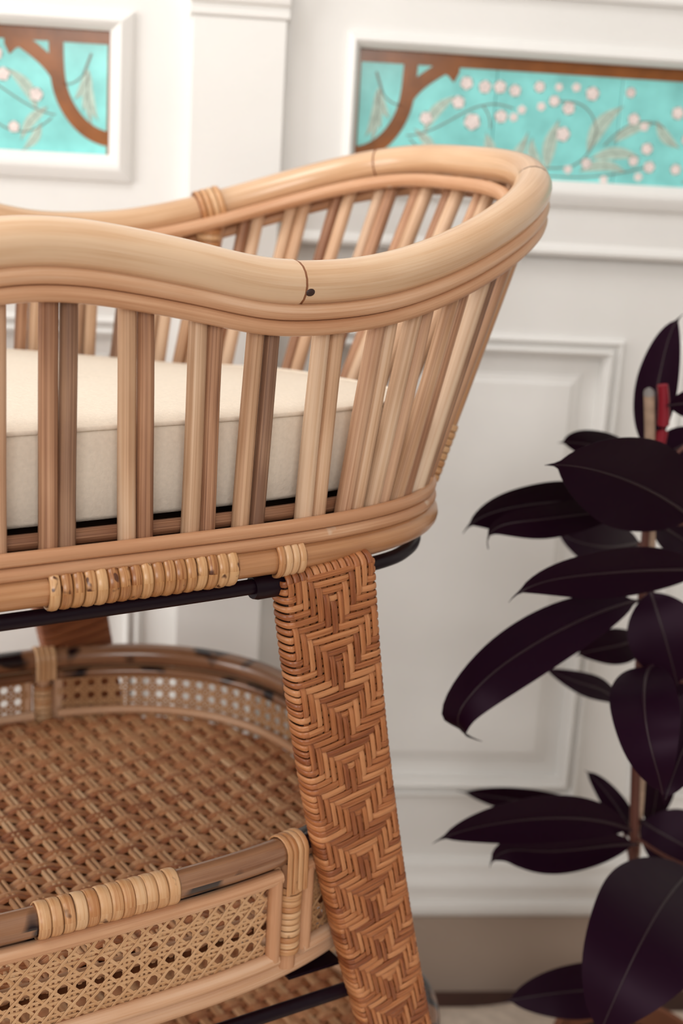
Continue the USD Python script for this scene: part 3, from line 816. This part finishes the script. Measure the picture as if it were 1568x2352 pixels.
def shelf(a, b, nexp, zr, gh, zsurf, posts, full=True):
    R = Ring(a, b, nexp)
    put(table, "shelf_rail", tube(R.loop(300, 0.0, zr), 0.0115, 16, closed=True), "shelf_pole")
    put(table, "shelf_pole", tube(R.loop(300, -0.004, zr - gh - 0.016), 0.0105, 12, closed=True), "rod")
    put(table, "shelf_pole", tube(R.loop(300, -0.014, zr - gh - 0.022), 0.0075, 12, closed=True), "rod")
    # gallery panels between the posts
    S = sorted(np.mod([R.front(u) if v < 0 else R.back(u) for u, v in posts], R.L))
    zt, zb = zr - 0.0185, zr - gh
    for k, s in enumerate(S):
        e = S[(k + 1) % len(S)]
        if e <= s:
            e += R.L
        s0, s1 = s + 0.013, e - 0.013
        n = max(12, int((s1 - s0) / 0.008))
        fr = [R.path(s0, s1, n, 0.006, zt), R.path(s0, s1, n, 0.006, zb)]
        for P in fr:
            put(table, "gallery_lath", tube(P, 0.0065, 10), "rod")
        for q in (s0 + 0.004, s1 - 0.004):
            c, nn_ = R.at(q, 0.0065)
            put(table, "gallery_lath", tube(np.array([[*c, zb], [*c, (zb + zt) / 2], [*c, zt]]), 0.0062, 10, ref=(*nn_, 0)), "rod")
        put(table, "gallery_lath", tube(R.path(s0, s1, n, -0.008, zsurf + 0.008), 0.0052, 8), "rod")
        put(table, "gallery_lath", tube(R.path(s0, s1, n, -0.006, zt + 0.001), 0.0056, 8), "shelf_pole")
        put(table, "cane_webbing", cane_web(R, s0, s1, zb + 0.002, zt - 0.002, 0.001), "cane", kind="stuff")
        # post at s with its binding
        c, nn_ = R.at(s, 0.004)
        pp = np.array([[*c, zr - gh - 0.012], [*c, zr - gh / 2], [*c, zr - 0.010]])
        put(table, "shelf_post", tube(pp, 0.0080, 10, ref=(*nn_, 0)), "rod")
        turns(table, np.array([[*c, zb + 0.002], [*c, zt - 0.012]]), 0.0082, 11, (zt - zb - 0.014) / 11 * 1.02, ref=(*nn_, 0))
        # loops carried over the rail
        for q in (-0.0085, -0.0028, 0.0028, 0.0085):
            cc, n2 = R.at(s + q, 0.0)
            n3 = np.array([*n2, 0])
            o = np.array([*cc, zr])
            ang = np.linspace(-0.15, math.pi, 10)
            P = np.vstack([[o + n3 * 0.0135 + [0, 0, -0.034]], [o + n3 * 0.0133 + [0, 0, -0.016]], [o + 0.0131 * (n3 * math.cos(t) + np.array([0, 0, math.sin(t)])) for t in ang], [o - n3 * 0.0130 + [0, 0, -0.02]]])
            rf = np.vstack([[n3], [n3], [n3 * math.cos(t) + np.array([0, 0, math.sin(t)]) for t in ang], [-n3]])
            put(table, "rail_loop", tube(P, 0.0029, 8, ref=rf, flat=0.4), "binding")
    # woven bottom: paired rods across, flat strips along, over and under
    inner = lambda u: (b - 0.010) * max(0.0, 1 - abs(u / ((a if u > 0 else a + 0.1) - 0.010)) ** nexp) ** (1 / nexp)
    pitch = 0.0205
    us = np.arange(-(a + 0.1) + 0.02, a - 0.015, pitch)
    for u in us:
        w = inner(u)
        if w > 0.03:
            for d in (-0.0024, 0.0024):
                vv = np.linspace(-w, w, max(6, int(w / 0.01)))
                P = np.column_stack([np.full(len(vv), u + d), vv, np.full(len(vv), zsurf + 0.0011)])
                put(table, "warp_cane", tube(P, 0.0026, 6), "warp")
    vs = np.arange(-b + 0.016, b - 0.014, 0.0081)
    for k, vv in enumerate(vs):
        e = 1 - abs(vv / (b - 0.010)) ** nexp
        ur, ul = (a - 0.012) * e ** (1 / nexp), -(a + 0.088) * e ** (1 / nexp)
        uu = np.arange(ul, ur, pitch / 6)
        if len(uu) < 8:
            continue
        ph = np.pi * (uu - us[0]) / pitch + ((k // 2) % 2) * np.pi
        zz = zsurf + 0.0021 * np.tanh(2.0 * np.cos(ph))
        P = np.column_stack([uu, np.full(len(uu), vv), zz])
        put(table, "weft_strip", tube(P + [0, (0.0004 if k % 2 == 0 else -0.0004), 0], 0.0042 * random.uniform(0.92, 1.04), 6, flat=0.42), "weave")
    put(table, "shelf_base", trimesh.creation.extrude_polygon(Polygon(R.P[::8] * 0.97), 0.004, engine="earcut").apply_translation([0, 0, zsurf - 0.0068]), "weave_base")
    return R


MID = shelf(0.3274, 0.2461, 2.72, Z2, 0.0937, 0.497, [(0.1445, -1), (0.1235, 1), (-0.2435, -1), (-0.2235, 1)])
# bindings on the middle shelf's front rail
sA, sB = MID.front(-0.076), MID.front(0.0365)
turns(table, MID.path(sA, sB, 20, 0.0, Z2), 0.0117, 12, (sB - sA) / 12 * 1.02, tilt=0.08)
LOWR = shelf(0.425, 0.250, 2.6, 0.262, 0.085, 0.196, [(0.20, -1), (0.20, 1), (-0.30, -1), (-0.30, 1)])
# steel bars and brackets under the middle shelf
for sv in (-1, 1):
    put(table, "steel_bar", tube(np.array([[-0.31, 0.242 * sv, 0.419], [-0.05, 0.242 * sv, 0.419], [0.225, 0.242 * sv, 0.419]]), 0.0062, 12), "steel", label="black steel bar")
    br = put(table, "steel_bracket", box(0.158, 0.212, 0.205 * sv - 0.022, 0.205 * sv + 0.022, 0.4335, 0.4365, 0.0006), "steel", label="black steel bracket plate")
    rv = trimesh.creation.icosphere(2, 0.0035)
    rv.apply_transform(np.diag([1, 1, 0.5, 1]))
    rv.apply_translation([0.175, 0.205 * sv - 0.008, 0.4366])
    put(br, "rivet", rv, "stain")


# ------------------------------------------------------------------ mattress
def mattress():
    a, al, b, n = 0.321, 0.421, 0.2085, 3.5
    t = np.linspace(0, 2 * np.pi, 181)[:-1]
    c, s = np.cos(t), np.sin(t)
    base = np.stack([np.where(c < 0, al, a) * np.sign(c) * abs(c) ** (2 / n), b * np.sign(s) * abs(s) ** (2 / n)], -1)
    z0, z1 = 0.8505, 0.9215
    # rings: (scale of inset, z)
    prof = [(0.50, z0), (0.010, z0), (0.003, z0 + 0.002), (0.0, z0 + 0.006), (-0.0015, z0 + 0.02), (-0.002, z0 + 0.035), (-0.0005, z1 - 0.008), (0.001, z1 - 0.0025), (0.004, z1), (0.02, z1 + 0.0018), (0.06, z1 + 0.003), (0.12, z1 + 0.003), (0.20, z1 + 0.002)]
    V = []
    for ins, z in prof:
        k = np.stack([base[:, 0] * (1 - ins / 0.33), base[:, 1] * (1 - ins / 0.21)], -1) if ins < 0.21 else base * 0.2
        if ins == 0.50:
            k = base * 0.05
        V.append(np.column_stack([k, np.full(len(t), z)]))
    V = np.vstack(V + [[[-0.05, 0, z1 + 0.002]]])
    sag = lambda P: np.clip((P[:, 2] - z0) / (z1 - z0), 0, 1) * np.clip((P[:, 1] + 0.2085) / 0.417, 0, 1) * (0.012 + 0.022 * np.clip((P[:, 0] - 0.05) / 0.2, 0, 1))
    V[:, 2] -= sag(V)      # the foam gives a little towards the far right
    m = len(t)
    F = []
    for r in range(len(prof) - 1):
        for j in range(m):
            q = (j + 1) % m
            F += [(r * m + j, r * m + q, (r + 1) * m + q), (r * m + j, (r + 1) * m + q, (r + 1) * m + j)]
    e = (len(prof) - 1) * m
    F += [(e + j, e + (j + 1) % m, len(V) - 1) for j in range(m)]
    pip = np.column_stack([base * (1 + 0.0004 / 0.33), np.full(m, z1 - 0.0008)])
    pip[:, 2] -= sag(pip)
    return (V, np.array(F)), pip


mt = thing("mattress", "cream cotton changing mattress lying inside the rattan basket", "mattress", (CX, CY, 0), PHI)
(mv, mf), pip = mattress()
put(mt, "cover", trimesh.Trimesh(mv, mf, process=False), "cotton")
put(mt, "piping", tube(pip, 0.0019, 8, closed=True), "cotton")

# ------------------------------------------------------------------ rubber plant in its pot
# each leaf: midrib from stalk to tip, half width, direction of the half width, fold along the midrib
LEAVES = [
    ([[0.474, 1.375, 0.825], [0.475, 1.395, 0.866], [0.481, 1.405, 0.914], [0.491, 1.41, 0.96], [0.499, 1.41, 0.972]], 0.0236, [-0.717, 0.697, 0.008], 0.15),
    ([[0.499, 1.3, 0.782], [0.438, 1.26, 0.821], [0.377, 1.22, 0.848], [0.328, 1.19, 0.861], [0.311, 1.185, 0.861]], 0.0457, [-0.384, 0.078, -0.92], 0.12),
    ([[0.464, 1.36, 0.828], [0.441, 1.42, 0.827], [0.409, 1.46, 0.824], [0.398, 1.47, 0.82]], 0.0228, [0.386, 0.203, -0.9], 0.15),
    ([[0.453, 1.34, 0.788], [0.396, 1.36, 0.785], [0.341, 1.37, 0.776], [0.297, 1.37, 0.761], [0.282, 1.37, 0.744]], 0.0346, [0.255, 0.386, -0.887], 0.3),
    ([[0.446, 1.33, 0.786], [0.386, 1.32, 0.782], [0.336, 1.31, 0.777], [0.3, 1.31, 0.767], [0.296, 1.31, 0.746]], 0.0222, [0.12, 0.373, -0.92], 0.2),
    ([[0.466, 1.36, 0.743], [0.459, 1.44, 0.714], [0.437, 1.5, 0.703], [0.412, 1.52, 0.713]], 0.0260, [0.004, -0.013, -1.0], 0.1),
    ([[0.523, 1.3, 0.734], [0.45, 1.27, 0.742], [0.377, 1.24, 0.745], [0.317, 1.22, 0.738], [0.299, 1.22, 0.722]], 0.0264, [-0.024, 0.142, -0.99], 0.1),
    ([[0.465, 1.33, 0.691], [0.39, 1.28, 0.687], [0.314, 1.24, 0.661], [0.273, 1.22, 0.633], [0.261, 1.22, 0.608], [0.271, 1.23, 0.587], [0.291, 1.24, 0.574]], 0.0286, [0.714, -0.072, -0.697], 0.2),
    ([[0.476, 1.36, 0.646], [0.472, 1.4, 0.617], [0.452, 1.44, 0.594], [0.438, 1.46, 0.579]], 0.0215, [0.534, -0.213, -0.818], 0.1),
    ([[0.472, 1.37, 0.553], [0.464, 1.4, 0.56], [0.452, 1.44, 0.553], [0.432, 1.48, 0.548], [0.409, 1.5, 0.552]], 0.0139, [0.001, -0.154, -0.988], 0.1),
    ([[0.466, 1.28, 0.639], [0.431, 1.2, 0.639], [0.426, 1.16, 0.614], [0.437, 1.15, 0.579], [0.443, 1.15, 0.557]], 0.0320, [0.992, -0.018, 0.123], 0.12),
    ([[0.53, 1.28, 0.626], [0.493, 1.22, 0.61], [0.465, 1.18, 0.587], [0.45, 1.16, 0.562], [0.448, 1.16, 0.548]], 0.0260, [0.862, -0.279, -0.424], 0.1),
    ([[0.5, 1.36, 0.4], [0.494, 1.38, 0.416], [0.478, 1.4, 0.437], [0.457, 1.42, 0.456], [0.452, 1.42, 0.459]], 0.0134, [-0.603, 0.222, -0.766], 0.15),
    ([[0.502, 1.4, 0.397], [0.448, 1.46, 0.391], [0.396, 1.5, 0.383], [0.353, 1.53, 0.375], [0.335, 1.54, 0.374]], 0.0190, [0.16, -0.007, -0.987], 0.15),
    ([[0.494, 1.35, 0.42], [0.42, 1.32, 0.452], [0.334, 1.29, 0.463], [0.272, 1.27, 0.458], [0.256, 1.27, 0.448]], 0.0259, [-0.013, -0.094, -0.995], 0.15),
    ([[0.497, 1.34, 0.411], [0.441, 1.33, 0.413], [0.382, 1.32, 0.414], [0.343, 1.315, 0.416], [0.331, 1.315, 0.406], [0.329, 1.315, 0.396]], 0.0241, [0.156, -0.098, -0.983], 0.2),
    ([[0.538, 1.28, 0.419], [0.475, 1.2, 0.421], [0.43, 1.14, 0.402], [0.406, 1.12, 0.36], [0.396, 1.12, 0.322]], 0.0583, [0.819, -0.362, -0.445], 0.12),
    ([[0.529, 1.33, 0.241], [0.476, 1.32, 0.248], [0.415, 1.31, 0.25], [0.368, 1.31, 0.242], [0.355, 1.31, 0.238]], 0.0301, [0.083, -0.349, -0.934], 0.1),
    ([[0.471, 1.335, 0.702], [0.478, 1.315, 0.677], [0.489, 1.305, 0.644], [0.503, 1.3, 0.604]], 0.0374, [0.941, -0.035, 0.337], 0.1),
    ([[0.498, 1.36, 0.431], [0.525, 1.34, 0.421], [0.557, 1.33, 0.406], [0.585, 1.32, 0.386]], 0.0356, [0.558, 0.374, 0.74], 0.1),
    ([[0.505, 1.37, 0.384], [0.51, 1.4, 0.329], [0.547, 1.43, 0.267], [0.587, 1.45, 0.202]], 0.0386, [0.817, 0.15, 0.557], 0.1),
    ([[0.534, 1.34, 0.899], [0.499, 1.34, 0.894], [0.475, 1.34, 0.891], [0.467, 1.34, 0.889]], 0.0164, [0.134, 0.124, -0.983], 0.1),
    ([[0.467, 1.35, 0.772], [0.494, 1.37, 0.755], [0.527, 1.39, 0.734], [0.552, 1.4, 0.712]], 0.0205, [0.451, 0.323, 0.832], 0.1),
    ([[0.487, 1.37, 0.619], [0.511, 1.36, 0.594], [0.535, 1.35, 0.559], [0.558, 1.35, 0.529]], 0.0327, [0.808, 0.112, 0.578], 0.1),
    ([[0.494, 1.36, 0.524], [0.518, 1.37, 0.478], [0.522, 1.38, 0.432], [0.521, 1.38, 0.4]], 0.0194, [0.981, -0.194, 0.008], 0.1),
    ([[0.461, 1.36, 0.819], [0.489, 1.37, 0.836], [0.518, 1.38, 0.848], [0.545, 1.38, 0.854]], 0.0209, [-0.337, 0.613, 0.715], 0.1),
]
STEM = [(0.519, 1.35, 0.129), (0.5102, 1.35, 0.1945), (0.493, 1.35, 0.4106), (0.4824, 1.35, 0.5279), (0.4742, 1.35, 0.6357), (0.4661, 1.35, 0.7486), (0.4661, 1.35, 0.8216)]
BUD = [(0.4661, 1.35, 0.8216), (0.4705, 1.35, 0.8642), (0.4652, 1.35, 0.9083)]
plant = thing("rubber_plant", "dark burgundy rubber plant with large glossy pointed leaves, right of the table", "plant")
stem_pts = spline(STEM, 40)
put(plant, "stem", tube(stem_pts, np.linspace(0.0060, 0.0040, 40), 10), "stem")
put(plant, "bud", tube(spline(BUD, 14), np.r_[np.linspace(0.0045, 0.0062, 8), np.linspace(0.0062, 0.0055, 6)], 10), "bud", label="red pointed leaf sheath")


def leaf_mesh(P, half, wd, fold):
    n = 34
    M_ = spline(P, n)
    t = np.linspace(0, 1, n)
    T = unit(np.gradient(M_, axis=0))
    wd = np.array(wd)
    W = unit(wd - T * (T @ wd)[:, None])
    Nn = np.cross(W, T)
    if Nn[n // 2] @ (CAM - M_[n // 2]) < 0:
        Nn = -Nn
    body = np.clip((t - 0.05) / 0.87, 0, 1)
    w = half * np.sin(np.pi * body ** 0.92) ** 0.72
    w = np.maximum(w, half * 0.035 * np.clip((1 - t) / 0.06, 0, 1))
    q = np.array([-1, -0.8, -0.55, -0.28, -0.06, 0.06, 0.28, 0.55, 0.8, 1])
    V, k = [], len(q)
    for s in (1, -1):
        lift = fold * (abs(q) ** 1.3)
        rip = 0.025 * np.sin(14 * t)[:, None] * (q ** 2)[None]
        v = M_[:, None] + W[:, None] * (q[None, :, None] * w[:, None, None]) + Nn[:, None] * ((lift[None] + rip) * w[:, None])[..., None] + Nn[:, None] * (0.0005 * s * (1 - q ** 2 * 0.7))[None, :, None]
        V.append(v.reshape(-1, 3))
    i, j = np.meshgrid(np.arange(n - 1), np.arange(k - 1), indexing="ij")
    Q = np.stack([i * k + j, i * k + j + 1, (i + 1) * k + j + 1, (i + 1) * k + j], -1).reshape(-1, 4)
    f = np.vstack([Q[:, [0, 1, 2]], Q[:, [0, 2, 3]]])
    e = n * k
    F = [f, f[:, ::-1] + e]
    for col in (0, k - 1):
        a = np.arange(n - 1) * k + col
        F += [np.stack([a, a + k, a + k + e], -1), np.stack([a, a + k + e, a + e], -1)]
    tm = trimesh.Trimesh(np.vstack(V), np.vstack(F), process=False)
    trimesh.repair.fix_normals(tm)
    return tm, M_ + Nn * 0.0008, w


SA = np.array(stem_pts)
for P, half, wd, fold in LEAVES:
    tm, mid, w = leaf_mesh(P, half, wd, fold)
    lf = put(plant, "leaf", tm, "leaf")
    put(lf, "midrib", tube(mid[1:-2], np.linspace(0.0016, 0.0005, len(mid) - 3), 6), "leaf_rib")
    p0 = np.array(P[0])
    s = SA[np.argmin(np.abs(SA[:, 2] - (p0[2] - 0.012)))]
    if 0.004 < np.linalg.norm(s - p0) < 0.25:
        c = (s + p0) / 2 + [0, 0, -0.006]
        put(lf, "petiole", tube(spline([s, c, p0 + (np.array(P[1]) - p0) * 0.06], 10), 0.0020, 8), "stem")

pot = thing("plant_pot", "small round terracotta pot holding the rubber plant", "pot", (0.521, 1.36, 0.0162))
prof = np.array([(0.0, 0.0), (0.058, 0.0), (0.062, 0.003), (0.076, 0.105), (0.084, 0.107), (0.086, 0.111), (0.088, 0.133), (0.086, 0.136), (0.080, 0.136), (0.078, 0.132), (0.072, 0.06), (0.0, 0.06)])
put(pot, "pot_body", trimesh.creation.revolve(prof, sections=48), "terracotta")
sl = trimesh.creation.cylinder(0.073, 0.05, sections=40)
sl.apply_translation([0, 0, 0.087])
put(pot, "soil", sl, "soil")
stake = thing("plant_stake", "thin pale wooden stake with a grey tip standing beside the red leaf sheath", "stake")
SP = spline([(0.509, 1.368, 0.129), (0.488, 1.364, 0.6185), (0.4535, 1.352, 0.897)], 24)
put(stake, "stick", tube(SP, 0.0056, 10), "stake")
put(stake, "stick_tip", tube(np.vstack([SP[-1], SP[-1] + (SP[-1] - SP[-2]) * 0.12, SP[-1] + (SP[-1] - SP[-2]) * 0.22, SP[-1] + (SP[-1] - SP[-2]) * 0.27]), [0.0057, 0.0056, 0.0042, 0.0015], 10), "stake_tip")

# ------------------------------------------------------------------ fleece rug on the floor
def rug():
    a = np.linspace(0, 2 * np.pi, 420, endpoint=False)
    r = (np.abs(np.cos(a)) ** 4 + np.abs(np.sin(a)) ** 4) ** -0.25
    c = np.array([0.25, 0.55])
    out = c + np.stack([1.45 * r * np.cos(a), 1.093 * r * np.sin(a)], -1)
    d = unit(out - c)
    out = out + d * (0.014 * np.sin(23 * a + 0.9) + 0.008 * np.sin(41 * a + 2.0))[:, None]
    V, F, m = [], [], len(a)
    rings = [(1.0, 0.0004), (1.0, 0.008), (0.992, 0.013), (0.975, 0.0155), (0.9, 0.0158), (0.3, 0.0158)]
    for s, z in rings:
        V.append(np.column_stack([c + (out - c) * s, np.full(m, z) + (0.0008 * np.sin(57 * a) if 0.01 < z < 0.0157 else 0)]))
    V = np.vstack(V + [[[c[0], c[1], 0.0158]]])
    for k in range(len(rings) - 1):
        for j in range(m):
            q = (j + 1) % m
            F += [(k * m + j, k * m + q, (k + 1) * m + q), (k * m + j, (k + 1) * m + q, (k + 1) * m + j)]
    e = (len(rings) - 1) * m
    F += [(e + j, e + (j + 1) % m, len(V) - 1) for j in range(m)]
    return trimesh.Trimesh(V, F, process=False)


put("/World", "rug", rug(), "rug", "cream fleece rug with a wavy edge lying on the dark floorboards", "rug")
